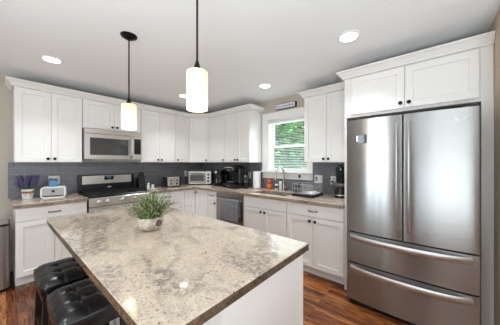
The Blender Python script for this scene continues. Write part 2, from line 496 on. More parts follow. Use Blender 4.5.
# stove wall bases: faces at y = 3.44
base_cabinet('white base cabinet left of the range with lavender pot above', (.125, 3.44, 0), 0, .632, .595)
base_cabinet('white base cabinet between the range and the corner below the toaster', (1.552, 3.44, 0), 0, .636, .595)
# corner unit
r = thing('corner_cabinet', 'white corner base cabinet with two doors meeting at the inside corner', 'cabinet', (2.445, 3.44, 0), 0, 'base cabinets')
L6 = [(-.2555, 0), (0, 0), (0, -.3785), (.625, -.3785), (.625, .595), (-.2555, .595)]
L6t = [(-.2545, .07), (.07, .07), (.07, -.3775), (.625, -.3775), (.625, .595), (-.2545, .595)]
MB().prism(L6, ZB0, ZB1).prism(L6t, .001, ZB0).build('carcass', M['white'], r)
shaker('door', -.251, -.022, ZB0+.012, .865, r, st=.05)
dd = shaker('door', .022, .374, ZB0+.012, .865, r, st=.057)
dd.rotation_euler = (0, 0, R90)
k = MB().lathe(KNOB, (.05, -.0195, .815), 12, QF).build('knob', M['bronze'], dd)
# window wall bases: faces at x = 2.445
base_cabinet('narrow white base cabinet left of the dishwasher', (2.445, 3.0605, 0), R90, .2445, .63, doors=1, hinge='l')
base_cabinet('white sink base cabinet with false front right of the dishwasher', (2.445, 2.197, 0), R90, .754, .63, drawer_pull=False, hollow=True)
base_cabinet('white base cabinet beside the refrigerator below the dish rack', (2.445, 1.442, 0), R90, .712, .63)

ZU0, ZU1 = 1.372, 2.29
def wall_cabinet(label, loc, rz, w, depth=.322, z0=ZU0, doors=2, hinge='r', side_gap=0, zdoor=None):
    r = thing('wall_cabinet', label, 'cabinet', loc, rz, 'wall cabinets')
    MB().box(.0008, w-.0008, 0, depth, z0, ZU1).build('carcass', M['white'], r)
    g = .004; xs = [g+(w-2*g)*i/doors for i in range(doors+1)]
    for i in range(doors):
        a = xs[i]+(0 if i == 0 else .0018); e = xs[i+1]-(0 if i == doors-1 else .0018)
        d = shaker('door', a, e, z0+.006, 2.252, r)
        kx = (e-.03 if i == 0 else a+.03) if doors == 2 else (e-.03 if hinge == 'l' else a+.03)
        knob(d, kx, z0+.045)
    return r
wall_cabinet('two-door white wall cabinet above the lavender pot, left of the microwave', (.125, 3.715, 0), 0, .638)
wall_cabinet('short two-door white wall cabinet above the microwave', (.764, 3.715, 0), 0, .783, z0=1.852)
wall_cabinet('two-door white wall cabinet right of the microwave', (1.548, 3.715, 0), 0, .633)
wall_cabinet('narrow one-door white wall cabinet left of the angled corner cabinet', (2.182, 3.715, 0), 0, .302, doors=1, hinge='r')
wall_cabinet('one-door white wall cabinet right of the angled corner cabinet', (2.755, 3.444, 0), R90, .509, .32, doors=1, hinge='l')
wall_cabinet('two-door white wall cabinet left of the window above the coffee makers', (2.755, 2.934, 0), R90, .598, .32)
wall_cabinet('two-door white wall cabinet between the window and the refrigerator', (2.755, 1.353, 0), R90, .62, .32)
# angled corner wall cabinet
r = thing('wall_cabinet', 'angled white wall cabinet across the corner above the toaster oven', 'cabinet', (2.485, 3.715, 0), -PI/4, 'wall cabinets')
iv = Matrix.Rotation(PI/4, 2)
pw = [(2.4855, 3.7155), (2.7545, 3.4465), (3.076, 3.4465), (3.076, 4.036), (2.4855, 4.036)]
MB().prism([tuple(iv @ (Vector(p)-Vector((2.485, 3.715)))) for p in pw], ZU0, ZU1).build('carcass', M['white'], r)
d = shaker('door', .012, .370, ZU0+.006, 2.252, r); knob(d, .34, ZU0+.045)
# cabinet over the refrigerator
r = thing('wall_cabinet', 'deep two-door white wall cabinet above the refrigerator', 'cabinet', (2.43, .7045, 0), R90, 'wall cabinets')
MB().box(.0005, 1.0535, 0, .645, 1.845, ZU1).build('carcass', M['white'], r)
for a, e, kx in ((.045, .506, .476), (.510, .978, .540)):
    d = shaker('door', a, e, 1.872, 2.25, r); knob(d, kx, 1.915)
tag(MB().box(2.43, 3.075, .7055, .7275, .001, ZU1).build('end_panel', M['white']), 'tall white panel between the refrigerator and the base cabinets', 'panel')
tag(MB().box(2.431, 2.449, -.350, -.285, .001, 1.844).build('filler_panel', M['white']), 'narrow white filler strip between the refrigerator and right wall', 'panel')

# ---------------------------------------------------------------- countertops
def slab(name, cells, z0, z1, m, bev=.004):
    bm = bmesh.new()
    for x0, x1, y0, y1 in cells:
        bm.faces.new([bm.verts.new((x0, y0, z1)), bm.verts.new((x1, y0, z1)), bm.verts.new((x1, y1, z1)), bm.verts.new((x0, y1, z1))])
    bmesh.ops.remove_doubles(bm, verts=bm.verts[:], dist=1e-5)
    top = bm.faces[:]
    ex = bmesh.ops.extrude_face_region(bm, geom=top)
    bmesh.ops.translate(bm, verts=[g for g in ex['geom'] if isinstance(g, bmesh.types.BMVert)], vec=(0, 0, z0-z1))
    bmesh.ops.recalc_face_normals(bm, faces=bm.faces[:])
    up = [e for e in bm.edges if len(e.link_faces) == 2 and e.calc_face_angle() > 1 and min(v.co.z for v in e.verts) > z1-.001]
    if bev: bmesh.ops.bevel(bm, geom=up, offset=bev, segments=2, affect='EDGES', profile=.5)
    bm.verts.index_update(); b = MB()
    for f in bm.faces:
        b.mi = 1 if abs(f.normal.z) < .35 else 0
        b.f.append(tuple(v.index for v in f.verts)); b.fm.append(b.mi)
    b.v = [tuple(v.co) for v in bm.verts]; bm.free()
    return b.build(name, m, smooth=False)
ZT0, ZT1 = .876, .915
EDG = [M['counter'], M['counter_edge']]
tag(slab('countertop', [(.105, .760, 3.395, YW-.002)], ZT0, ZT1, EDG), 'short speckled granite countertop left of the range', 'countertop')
SX0, SX1, SY0, SY1 = 2.53, 2.90, 1.53, 2.14
xs = [2.40, SX0, SX1, XW-.002]; ys = [.7285, SY0, SY1, 3.395, YW-.002]
cells = [(1.549, 2.40, 3.395, YW-.002)]
for i in range(3):
    for j in range(4):
        if not (i == 1 and j == 1): cells.append((xs[i], xs[i+1], ys[j], ys[j+1]))
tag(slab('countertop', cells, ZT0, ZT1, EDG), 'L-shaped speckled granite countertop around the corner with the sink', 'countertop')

# island
IX0, IX1, IY0, IY1 = .257, 1.141, .535, 2.375
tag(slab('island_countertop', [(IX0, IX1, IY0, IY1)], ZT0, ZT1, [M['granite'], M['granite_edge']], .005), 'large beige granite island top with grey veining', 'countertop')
r = thing('island_cabinet', 'white island cabinet below the large granite top', 'cabinet', (.512, .562, 0))
MB().box(0, .603, .012, 1.776, .001, ZB1).build('carcass', M['white'], r)
MB().box(0, .575, 0, .0115, .001, ZB1).build('end_panel', M['white'], r)
MB().box(.575, .606, -.004, .0115, .001, ZB1).build('corner_stile', M['white'], r)
for i in range(3):                                   # doors on the side facing the sink
    y0 = .03+i*.58
    dr = shaker('door', y0, y0+.57, .117, .865, r); dr.rotation_euler = (0, 0, PI/2); dr.location = (.6035, 0, 0)
    knob(dr, y0+.53, .82)

# ---------------------------------------------------------------- appliances
# refrigerator: local x left to right, y into the wall
r = thing('refrigerator', 'large stainless steel french-door refrigerator with two bottom drawers', 'refrigerator', (2.185, .645, 0), R90)
FW = .906
def bulge(x): return .022 - .022*(1-((x-FW/2)/(FW/2))**2)
def front_panel(name, x0, x1, z0, z1, n=12):
    fr = [(x0+(x1-x0)*i/n, bulge(x0+(x1-x0)*i/n)) for i in range(n+1)]
    c = .008
    fr[0] = (x0, fr[0][1]+c); fr[-1] = (x1, fr[-1][1]+c)
    fr.insert(1, (x0+c*.5, bulge(x0)+c*.25)); fr.insert(-1, (x1-c*.5, bulge(x1)+c*.25))
    poly = fr + [(x1, .085), (x0, .085)]
    return MB().prism(poly, z0, z1).build(name, M['steel_fridge'], r)
dl = front_panel('door', .004, .4515, .716, 1.772)
dr = front_panel('door', .4565, FW-.004, .716, 1.772)
f1 = front_panel('freezer_drawer', .004, FW-.004, .424, .704)
f2 = front_panel('freezer_drawer', .004, FW-.004, .065, .412)
MB().box(.012, FW-.012, .0865, .87, .035, 1.745, .006).build('body', mat('fridge_side', (92, 93, 96), .45, .3), r)
MB().box(.03, FW-.03, .05, .0865, .012, .06).build('toe_grille', M['black'], r)
for x in (.08, FW-.08):
    for y in (.14, .80): MB().cyl((x, y, .001), (x, y, .0345), .022).build('foot', M['black'], r)
for x in (.05, FW-.05): MB().box(x-.035, x+.035, .03, .16, 1.7455, 1.79, .006).build('hinge_cover', M['black'], r)
def bar_handle(parent, pts, w, t):
    """curved flat bar through pts, standing off along -y"""
    b = MB(); b.tube(pts, t, 10, w/t); b.build('handle', M['steel_plain'], parent)
for par, x, lean in ((dl, .413, 0), (dr, .495, 0)):
    pts = []
    for i in range(15):
        u = i/14; z = .80+u*.90; o = .048*(1-abs(2*u-1)**4)
        pts.append((x, bulge(x)-.006-o, z))
    bar_handle(par, pts, .021, .011)
for par, z in ((f1, .665), (f2, .373)):
    pts = []
    for i in range(19):
        u = i/18; x = .045+u*(FW-.09); o = .05*(1-abs(2*u-1)**3)
        pts.append((x, bulge(x)-.006-o, z))
    b = MB(); b.tube(pts, .024, 10, .5); b.build('handle', M['steel_plain'], par)
# dispenser-style display on the left door, maker's mark on the right door
dsp = MB().box(.088, .185, bulge(.13)-.0035, bulge(.1)+.006, 1.545, 1.628, .002).build('display_panel', M['darkglass'], dl)
MB().box(.094, .112, bulge(.1)-.006, bulge(.1)-.0005, 1.565, 1.62).build('display_icons', M['grout'], dsp)
fan = [(.772 + .018*math.cos(a), 1.680+.020*math.sin(a)) for a in [PI*i/12 for i in range(13)]]
MB().prism(fan, bulge(.772)-.003, bulge(.772)+.004, 'y').build('emblem', M['grout'], dr)
text('lettering', 'Life', .034, M['grout'], dr, (.835, bulge(.835)-.002, 1.688), ROT_FRONT)

# over-the-range microwave
r = thing('microwave', 'stainless over-the-range microwave below the short wall cabinet', 'microwave', (.770, 3.64, 0))
mw = .768
MB().box(0, mw, .022, .393, 1.412, 1.848).build('body', M['steel_dark'], r)
MB().box(.001, mw-.001, 0, .0215, 1.782, 1.847, .003).build('vent_grille', M['steel'], r)
dm = MB().box(.001, .628, -.004, .0215, 1.416, 1.778, .004).build('door', M['steel'], r)
MB().box(.065, .562, -.0065, -.0041, 1.478, 1.722, .001).build('door_window', mat('microwave_window', (78, 77, 77), .08), dm)
pts = [(.600, -.004, 1.45), (.600, -.03, 1.465), (.600, -.045, 1.52), (.600, -.050, 1.60), (.600, -.045, 1.68), (.600, -.03, 1.735), (.600, -.004, 1.75)]
MB().tube(pts, .012, 8, 1.5).build('handle', M['steel_plain'], dm)
cp = MB().box(.632, mw-.001, -.004, .0215, 1.416, 1.778, .004).build('control_panel', M['steel'], r)
MB().box(.648, mw-.018, -.0065, -.0041, 1.50, 1.745, .001).build('keypad', M['black'], cp)
MB().box(.66, mw-.03, -.0075, -.0066, 1.69, 1.725).build('clock_display', M['display'], cp)
MB().box(.1, mw-.1, .04, .3, 1.404, 1.4115).build('grease_filter', M['steel_plain'], r)

# range
r = thing('range', 'stainless gas range with black cooktop and tall backguard', 'stove', (.7665, 3.385, 0))
rw = .776
MB().box(0, rw, .035, .640, .02, .905).build('body', M['black'], r)
MB().box(.002, rw-.002, .0, .60, .9055, .925, .006).build('cooktop', M['black'], r)
cpn = MB().box(.001, rw-.001, -.012, .0345, .785, .900, .006).build('control_panel', M['steel'], r)
for x in (.11, .215, .39, .56, .665):
    MB().lathe([(.024, 0), (.024, .008), (.019, .012), (.017, .034), (.012, .036)], (x, -.0125, .845), 16, QF).build('knob', M['steel_plain'], cpn)
od = MB().box(.001, rw-.001, -.006, .0345, .23, .778, .005).build('oven_door', M['steel'], r)
MB().box(.10, rw-.10, -.0085, -.0061, .33, .62, .001).build('oven_window', M['darkglass'], od)
MB().tube([(.05, -.0065, .73), (.05, -.05, .735), (rw/2, -.056, .735), (rw-.05, -.05, .735), (rw-.05, -.0065, .73)], .011, 8).build('handle', M['steel_plain'], od)
MB().box(.001, rw-.001, -.006, .0345, .05, .224, .005).build('storage_drawer', M['steel'], r)
for x in (.04, rw-.04): MB().box(x-.02, x+.02, .1, .55, .001, .0195).build('foot', M['black'], r)
bk = MB().box(.004, rw-.004, .575, .640, .9255, 1.178, .012, 2).build('backguard', M['black'], r)
MB().box(.045, rw-.05, .5685, .576, 1.040, 1.168, .003).build('backguard_face', M['steel'], bk)
MB().box(.330, .460, .5655, .5684, 1.095, 1.155, .001).build('clock_display', M['darkglass'], bk)
MB().box(.368, .420, .5646, .5654, 1.125, 1.145).build('clock_digits', M['lcd'], bk)
MB().box(.375, .425, .574, .5755, .975, .992).build('badge', M['grout'], bk)
for x, y in ((.17, .17), (.17, .43), (.61, .17), (.61, .43), (.39, .30)):
    MB().lathe([(.045, 0), (.045, .008), (.03, .012), (.03, .018), (.005, .02)], (x, y, .9252), 16).build('burner', M['matteblack'], r)
for x0, x1 in ((.02, .266), (.268, .512), (.514, .758)):
    b = MB(); z0, z1 = .942, .954
    for y in (.05, .56): b.box(x0, x1, y-.007, y+.007, z0, z1)
    for x in (x0+.006, x1-.006): b.box(x-.006, x+.006, .05, .56, z0, z1)
    for y in (.17, .30, .43): b.box(x0, x1, y-.005, y+.005, z0, z1)
    b.box((x0+x1)/2-.005, (x0+x1)/2+.005, .05, .56, z0, z1)
    for x in (x0+.008, x1-.008):
        for y in (.055, .555): b.box(x-.006, x+.006, y-.006, y+.006, .9252, z0)
    b.build('grate', M['matteblack'], r)

# dishwasher
r = thing('dishwasher', 'stainless dishwasher with a grey towel over its handle', 'dishwasher', (2.445, 2.815, 0), R90)
dw = .617
MB().box(.001, dw-.001, .001, .60, .105, .868).build('tub', M['black'], r)
MB().box(.003, dw-.003, .05, .55, .001, .1045).build('kick_plate', M['black'], r)
dd = MB().box(.003, dw-.003, -.028, .0005, .115, .795, .004).build('door', M['steel_dark'], r)
MB().box(.003, dw-.003, -.028, .0005, .799, .868, .004).build('control_strip', M['steel_dark'], r)
MB().tube([(.05, -.028, .77), (.05, -.06, .775), (.1, -.066, .775), (dw-.1, -.066, .775), (dw-.05, -.06, .775), (dw-.05, -.028, .77)], .010, 8).build('handle', M['steel_plain'], dd)
# towel over the handle
def towel():
    nx, b = 24, MB(); x0, x1 = .20, .575
    def fold(u, s): return .006*math.sin(u*19+s*2.1)+.004*math.sin(u*41+1.3)
    prof = []
    for i in range(15): prof.append((-.0835-.004*(i < 12), .47+.30*i/14))
    for a in range(1, 8): t = PI*a/8; prof.append((-.066-.0155*math.cos(t), .7755+.016*math.sin(t)))
    for i in range(9): prof.append((-.0478, .77-.26*i/8))
    vs, fs = [], []; n = len(prof)
    for k in range(nx+1):
        u = k/nx
        for i, (y, z) in enumerate(prof):
            hang = max(0, min(1, (.775-z)/.2))
            yy = y + (min(0, fold(u, 0)-.008)*hang if i < 15 else 0)
            x = x0+(x1-x0)*u; sag = .03*hang*(.4+u*.8) if i < 15 else 0
            vs.append((x + .02*hang*(u-.5), yy, z-sag*(.77-z)/.3))
    for k in range(nx):
        for i in range(n-1): fs.append((k*n+i, (k+1)*n+i, (k+1)*n+i+1, k*n+i+1))
    b.add(vs, fs); o = b.build('dish_towel', M['towel'])
    s = o.modifiers.new('thick', 'SOLIDIFY'); s.thickness = .003; s.offset = 0
    return tag(o, 'grey towel hanging over the dishwasher handle', 'towel', loc=(2.445, 2.815, 0), rz=R90)
towel()

# ---------------------------------------------------------------- sink and window-wall counter
r = thing('sink', 'undermount stainless sink below the window', 'sink', (SX0, SY0, 0))
b = MB(); wx, wy = SX1-SX0, SY1-SY0; t = .004; z0 = .68
b.box(-t, wx+t, -t, wy+t, z0-t, z0)
b.box(-t, 0, -t, wy+t, z0, .8755); b.box(wx, wx+t, -t, wy+t, z0, .8755)
b.box(0, wx, -t, 0, z0, .8755); b.box(0, wx, wy, wy+t, z0, .8755)
b.build('basin', M['steel_plain'], r)
MB().lathe([(.045, 0), (.045, .003), (.02, .004)], (wx/2, wy/2, z0+.0005), 18).build('drain', M['chrome'], r)

r = thing('faucet', 'tall brushed nickel gooseneck faucet behind the sink', 'faucet', (2.975, 1.82, ZT1))
MB().lathe([(.027, .0005), (.027, .008), (.021, .016), (.019, .09), (.016, .10)], (0, 0, 0), 18).build('base', M['chrome'], r)
pts = [(0, 0, .095), (0, 0, .27)]
R = .115
for i in range(1, 13):
    a = PI*i/12*.93; pts.append((-R+R*math.cos(a), 0, .27+R*math.sin(a)*1.02))
e = pts[-1]; pts.append((e[0]-.006, 0, e[2]-.035))
MB().tube(pts, .0125, 12).build('spout', M['chrome'], r)
e = pts[-1]; MB().cyl((e[0]+.001, 0, e[2]+.004), (e[0]-.008, 0, e[2]-.065), .0155, .018, 14).build('spray_head', M['chrome'], r)
MB().tube([(0, -.019, .06), (0, -.045, .07), (.01, -.075, .115), (.012, -.085, .15)], [.010, .008, .006, .0055], 8).build('lever', M['chrome'], r)

def bottle(name, label, cat, loc, prof, m, cap=None, capm=None, bands=()):
    r = thing(name, label, cat, loc)
    MB().lathe(prof, (0, 0, .0005), 18).build('bottle_body', m, r)
    if cap: MB().lathe(cap, (0, 0, 0), 14).build('cap', capm, r)
    for nm, z0, z1, rr, mm in bands:
        MB().lathe([(rr, z0), (rr, z1)], (0, 0, 0), 18, cap=False).build(nm, mm, r)
    return r
bottle('soap_bottle', 'orange dish soap bottle left of the faucet', 'soap', (2.985, 2.11, ZT1),
       [(.036, 0), (.040, .01), (.041, .09), (.037, .13), (.020, .155), (.016, .165)], M['soap'],
       [(.014, .1655), (.014, .185), (.007, .188), (.006, .20)], M['soap'], [('label', .04, .10, .0415, mat('soap_label', (232, 120, 40), .4)), ('label_emblem', .105, .125, .0405, M['green'])])
bottle('soap_dispenser', 'small white bottle with a blue band left of the faucet', 'soap', (2.985, 1.965, ZT1),
       [(.024, 0), (.027, .008), (.027, .09), (.014, .105)], M['potwhite'], [(.010, .1055), (.010, .125), (.016, .126), (.016, .134), (.004, .136)], M['navy'],
       [('label', .03, .075, .0275, M['navy'])])
bottle('lotion_bottle', 'tall pale bottle with a brown cap beside the faucet', 'bottle', (2.985, 1.888, ZT1),
       [(.022, 0), (.025, .008), (.025, .13), (.012, .15), (.010, .155)], M['cream'], [(.0125, .1555), (.0125, .19), (.008, .193)], mat('brown_cap', (104, 52, 36), .4))

# paper towels
r = thing('paper_towel_holder', 'upright holder for the paper towel roll left of the window', 'holder', (2.94, 2.345, ZT1))
MB().lathe([(.075, .0005), (.075, .010), (.07, .014), (.012, .016)], (0, 0, 0), 24).build('base', M['steel_plain'], r)
MB().cyl((0, 0, .0165), (0, 0, .299), .008).build('post', M['steel_plain'], r)
MB().lathe([(.008, .2992), (.012, .301), (.010, .306), (.003, .308)], (0, 0, 0), 12).build('finial', M['steel_plain'], r)
MB().cyl((-.074, -.02, .012), (-.074, -.02, .12), .003, seg=6).build('tension_arm', M['steel_plain'], r)
tag(MB().lathe([(.021, 0), (.066, 0), (.066, .278), (.021, .278), (.021, 0)], (0, 0, 0), 28, cap=False).build('paper_towel_roll', M['paper']),
    'white paper towel roll on its upright holder', 'paper towels', loc=(2.94, 2.345, ZT1+.018))

# coffee station: pod drawer with pod brewer on it, drip maker, grinder
r = thing('pod_drawer', 'low black coffee pod drawer below the tall brewer', 'drawer', (2.645, 2.915, ZT1), R90)
MB().box(0, .33, .012, .34, .006, .075, .004).build('case', M['black'], r)
dd = MB().box(.004, .326, 0, .0115, .010, .070, .003).build('drawer_front', M['black'], r)
MB().box(.12, .21, -.008, -.0005, .036, .046, .002).build('handle', M['chrome'], dd)
for x in (.03, .30):
    for y in (.04, .31): MB().cyl((x, y, .0005), (x, y, .0055), .012, seg=10).build('foot', M['gasket'], r)
b = MB()
b.box(.3305, .332, .04, .32, .018, .056)
b.build('wire_side', M['clearplastic'], r)
r = thing('coffee_maker', 'tall black pod coffee brewer on the pod drawer', 'coffee maker', (2.665, 2.865, ZT1+.0755), R90)
MB().box(0, .21, .01, .28, .0005, .035, .012, 3).build('drip_base', M['black'], r)
MB().box(.005, .205, .14, .29, .0355, .30, .03, 4).build('tower', M['black'], r)
hd = MB().box(0, .21, .0, .285, .205, .335, .035, 4).build('brew_head', M['black'], r)
MB().tube([(.012, .02, .26), (.012, -.008, .285), (.105, -.016, .292), (.198, -.008, .285), (.198, .02, .26)], .010, 8).build('lift_handle', M['chrome'], hd)
MB().box(.055, .155, -.001, .004, .235, .262, .001).build('button_strip', M['steel_dark'], hd)
MB().box(.04, .17, .02, .13, .0355, .041, .001).build('drip_grate', M['steel_plain'], r)
MB().box(.212, .275, .10, .28, .0005, .27, .02, 3).build('water_tank', M['clearplastic'], r)

r = thing('coffee_maker', 'black drip coffee maker between the toaster oven and pod brewer', 'coffee maker', (2.72, 3.235, ZT1), R90)
MB().box(0, .185, 0, .24, .0005, .04, .010, 3).build('warming_base', M['black'], r)
MB().box(.0, .185, .15, .24, .0405, .225, .012, 3).build('tower', M['black'], r)
hd = MB().box(0, .185, 0, .24, .2255, .315, .018, 3).build('filter_head', M['black'], r)
MB().lathe([(.027, 0), (.027, .004), (.022, .006)], (.06, -.0005, .27), 18, QF).build('clock_dial', M['bulb_white'], hd)
c = MB().lathe([(.05, .0415), (.066, .06), (.068, .10), (.055, .15), (.05, .165)], (.0925, .08, 0), 20).build('carafe', M['darkglass'], r)
MB().tube([(.0925, .012, .155), (.0925, -.02, .14), (.0925, -.02, .08), (.0925, .01, .065)], .007, 8, 1.4).build('handle', M['steel_plain'], c)
MB().lathe([(.052, .1655), (.052, .18), (.02, .186)], (.0925, .08, 0), 18).build('lid', M['black'], c)

r = thing('coffee_grinder', 'small black coffee grinder between the pod brewer and paper towels', 'grinder', (2.82, 2.495, ZT1))
MB().lathe([(.045, .0005), (.047, .01), (.042, .10), (.044, .135)], (0, 0, 0), 20).build('body', M['black'], r)
MB().lathe([(.044, .1355), (.047, .18), (.047, .21), (.035, .228), (.01, .232)], (0, 0, 0), 20).build('lid', M['clearplastic'], r)
MB().lathe([(.0455, .118), (.0465, .126)], (0, 0, 0), 20, cap=False).build('band', M['steel_plain'], r)

# toaster oven across the corner
r = thing('toaster_oven', 'silver toaster oven standing across the counter corner', 'toaster oven', (2.525, 3.80, ZT1), -PI/4)
tw, th, td = .46, .275, .28
MB().box(0, tw, .012, td, .014, th, .008, 2).build('case', M['steel_plain'], r)
MB().box(.002, tw-.002, 0, .0115, .016, th-.002, .004).build('front_frame', M['steel_plain'], r)
dd = MB().box(.015, .345, -.012, -.0005, .035, th-.03, .003).build('door', M['chrome'], r)
MB().box(.038, .322, -.0145, -.0125, .075, th-.075, .001).build('door_glass', mat('oven_glass', (120, 120, 120), .12, .5), dd)
MB().tube([(.05, -.0125, th-.052), (.05, -.038, th-.052), (.31, -.038, th-.052), (.31, -.0125, th-.052)], .007, 8).build('handle', M['black'], dd)
for z in (.075, .14, .205):
    MB().lathe([(.022, 0), (.022, .005), (.016, .008), (.014, .022), (.004, .023)], (.402, -.0005, z), 16, QF).build('knob', M['black'], r)
for x in (.04, tw-.04):
    for y in (.04, td-.04): MB().cyl((x, y, .0005), (x, y, .0135), .013, seg=10).build('foot', M['gasket'], r)

# toaster
r = thing('toaster', 'stainless four-slice toaster with black ends on the back counter', 'toaster', (1.985, 3.70, ZT1), math.radians(-8))
MB().box(.035, .262, 0, .17, .014, .185, .012, 3).build('shell', M['steel'], r)
for x0, x1 in ((0, .0345), (.2625, .297)): MB().box(x0, x1, .0, .17, .008, .188, .012, 3).build('end_cap', M['black'], r)
MB().box(.036, .261, -.002, .172, .003, .0135).build('base', M['black'], r)
for y in (.05, .115):
    MB().box(.055, .242, y-.012, y+.012, .1855, .1875).build('slot', M['gasket'], r)
for x in (.095, .205):
    MB().lathe([(.016, 0), (.016, .004), (.012, .014), (.003, .015)], (x, -.0005, .062), 14, QF).build('dial', M['black'], r)
    MB().box(x-.02, x+.02, -.02, -.0005, .115, .128, .003).build('lever', M['black'], r)

# knife block with knives
r = thing('knife_block', 'black knife block right of the range', 'knife block', (1.615, 3.86, ZT1), 0)
MB().prism([(-.07, .0005), (.06, .0005), (.075, .16), (-.02, .215)], -.055, .055, 'x').build('block', M['black'], r)
for i, (x, y, l) in enumerate(((-.034, -.008, .085), (0, -.012, .095), (.034, -.006, .08), (-.018, .03, .075), (.018, .032, .075))):
    zb = .208-(y+.02)*.58
    k = thing('kitchen_knife', ['black handled knife at the left of the block', 'black handled knife in the middle of the block, tallest', 'black handled knife at the right of the block',
              'shorter black knife at the back left of the block', 'shorter black knife at the back right of the block'][i], 'knife', (1.615+x, 3.86+y, ZT1+zb), 0, 'knives in the block')
    MB().box(-.012, .012, -.009, .009, .012, l, .004, 2).build('handle', M['black'], k)
    MB().box(-.0095, .0095, -.0055, .0055, .0035, .0115, .001).build('bolster', M['steel_plain'], k)
for x, y, lab in ((1.715, 3.80, 'white salt shaker beside the knife block'), (1.785, 3.78, 'white pepper shaker with a dark top beside the toaster')):
    r = thing('shaker', lab, 'shaker', (x, y, ZT1), 0)
    MB().lathe([(.024, .0005), (.027, .01), (.022, .055), (.019, .07)], (0, 0, 0), 18).build('body', M['potwhite'], r)
    MB().lathe([(.020, .0705), (.020, .082), (.012, .094), (.003, .097)], (0, 0, 0), 18).build('top', M['steel_plain'] if 'salt' in lab else M['bronze'], r)
tag(MB().lathe([(.035, .0005), (.058, .014), (.060, .017), (.05, .013), (.02, .006), (.001, .006)], (0, 0, 0), 24, Matrix.Diagonal((1.3, .85, 1))).build('spoon_rest', M['cream']),
    'cream oval spoon rest on the counter edge right of the range', 'spoon rest', loc=(1.68, 3.56, ZT1))

# left counter: lavender pot, bread box, blue jar
r = thing('lavender_pot', 'white pot of purple lavender tied with a twine bow', 'plant', (.245, 3.86, ZT1))
MB().lathe([(.044, .0005), (.048, .004), (.058, .118), (.060, .124), (.054, .124), (.050, .1)], (0, 0, 0), 22).build('pot', M['potwhite'], r)
MB().lathe([(.0555, .072), (.0575, .078), (.0572, .092), (.0575, .098)], (0, 0, 0), 22, cap=False).build('twine', M['twine'], r)
b = MB()
for sgn in (-1, 1):
    b.tube([(.006*sgn, -.060, .085), (.026*sgn, -.066, .098), (.040*sgn, -.060, .088), (.024*sgn, -.064, .078), (.006*sgn, -.060, .084)], .0035, 6)
    b.tube([(.004*sgn, -.061, .084), (.018*sgn, -.066, .066), (.030*sgn, -.064, .050)], .003, 6)
b.build('bow', M['twine'], r)
bs, bf = MB(), MB()
for i in range(80):
    a = random.uniform(0, 2*PI); rr = .035*math.sqrt(random.random()); sp = random.uniform(.02, .095); h = random.uniform(.18, .30)
    p0 = (rr*math.cos(a), rr*math.sin(a), .10); p1 = (p0[0]+sp*math.cos(a)*.6, p0[1]+sp*math.sin(a)*.6, .10+(h-.10)*.55)
    p2 = (p0[0]+sp*math.cos(a), p0[1]+sp*math.sin(a), h)
    bs.tube([p0, p1, p2], .0018, 5)
    bf.tube([p1, tuple((q+w)/2 for q, w in zip(p1, p2)), p2], [.006, .0095, .004], 6)
bs.build('stems', M['stem'], r); bf.build('flowers', M['lav'], r)

r = thing('bread_box', 'small white rounded box with grey front and black knob', 'box', (.345, 3.735, ZT1), math.radians(-14))
def rrect(x0, x1, z0, z1, rad, n=6):
    out = []
    for cx, cz, a0 in ((x1-rad, z1-rad, 0), (x0+rad, z1-rad, PI/2), (x0+rad, z0+rad, PI), (x1-rad, z0+rad, 3*PI/2)):
        for i in range(n+1): a = a0+PI/2*i/n; out.append((cx+rad*math.cos(a), cz+rad*math.sin(a)))
    return out
o1, i1 = rrect(0, .245, .0005, .143, .036), rrect(.016, .229, .016, .128, .024)
n = len(o1); vs = [(a, y, c) for y in (0, .14) for a, c in o1] + [(a, y, c) for y in (0, .12) for a, c in i1]
fs = [(i, (i+1) % n, n+(i+1) % n, n+i) for i in range(n)] + [(i, 2*n+i, 2*n+(i+1) % n, (i+1) % n) for i in range(n)]
fs += [(2*n+i, 3*n+i, 3*n+(i+1) % n, 2*n+(i+1) % n) for i in range(n)] + [tuple(range(n, 2*n)), tuple(range(3*n, 4*n))]
MB().add(vs, fs).build('shell', M['potwhite'], r)
dd = MB().prism(rrect(.0165, .2285, .032, .1275, .022), .006, .020, 'y').build('drawer_front', M['greyface'], r)
MB().lathe([(.006, 0), (.006, .01), (.015, .014), (.016, .02), (.006, .024)], (.122, .0055, .09), 14, QF).build('knob', M['black'], dd)
MB().prism(rrect(.0165, .2285, .0165, .030, .006), .03, .034, 'y').build('gap', M['gasket'], r)
r = thing('candle_jar', 'blue jar standing on the white rounded box', 'jar', (.474, 3.775, ZT1+.1432))
MB().box(-.044, .044, -.035, .035, .0005, .080, .008, 3).build('jar', M['blue'], r)
MB().box(-.041, .041, -.032, .032, .0805, .098, .005, 2).build('lid', mat('jar_lid', (44, 74, 96), .4), r)

# ---------------------------------------------------------------- right counter: dish rack, blender
r = thing('dish_rack', 'black wire dish rack on a black tray right of the sink', 'dish rack', (2.59, 1.462, ZT1), R90)
lw, ld = .30, .35
b = MB(); b.box(0, lw, 0, ld, .006, .012); b.box(0, lw, 0, .006, .012, .032); b.box(0, lw, ld-.006, ld, .012, .032)
b.box(0, .006, .006, ld-.006, .012, .032); b.box(lw-.006, lw, .006, ld-.006, .012, .032)
b.build('drip_tray', M['black'], r)
for x in (.02, lw-.02):
    for y in (.02, ld-.02): MB().cyl((x, y, .0005), (x, y, .0058), .010, seg=8).build('foot', M['gasket'], r)
b = MB()
z0, z1 = .036, .165
for z in (.05, .105, z1):
    b.tube([(.012, .012, z), (lw-.012, .012, z), (lw-.012, ld-.012, z), (.012, ld-.012, z), (.012, .012, z)], .004 if z < z1 else .0055, 6)
for i in range(13):
    x = .012+(lw-.024)*i/12
    b.tube([(x, .012, z1), (x, .012, z0), (x, ld-.012, z0), (x, ld-.012, z1)], .0034, 5)
for i in range(1, 14):
    y = .012+(ld-.024)*i/14
    b.tube([(.012, y, z1), (.012, y, z0+.004), (lw-.012, y, z0+.004), (lw-.012, y, z1)], .0034, 5)
b.build('wire_basket', M['wire'], r)
b = MB()
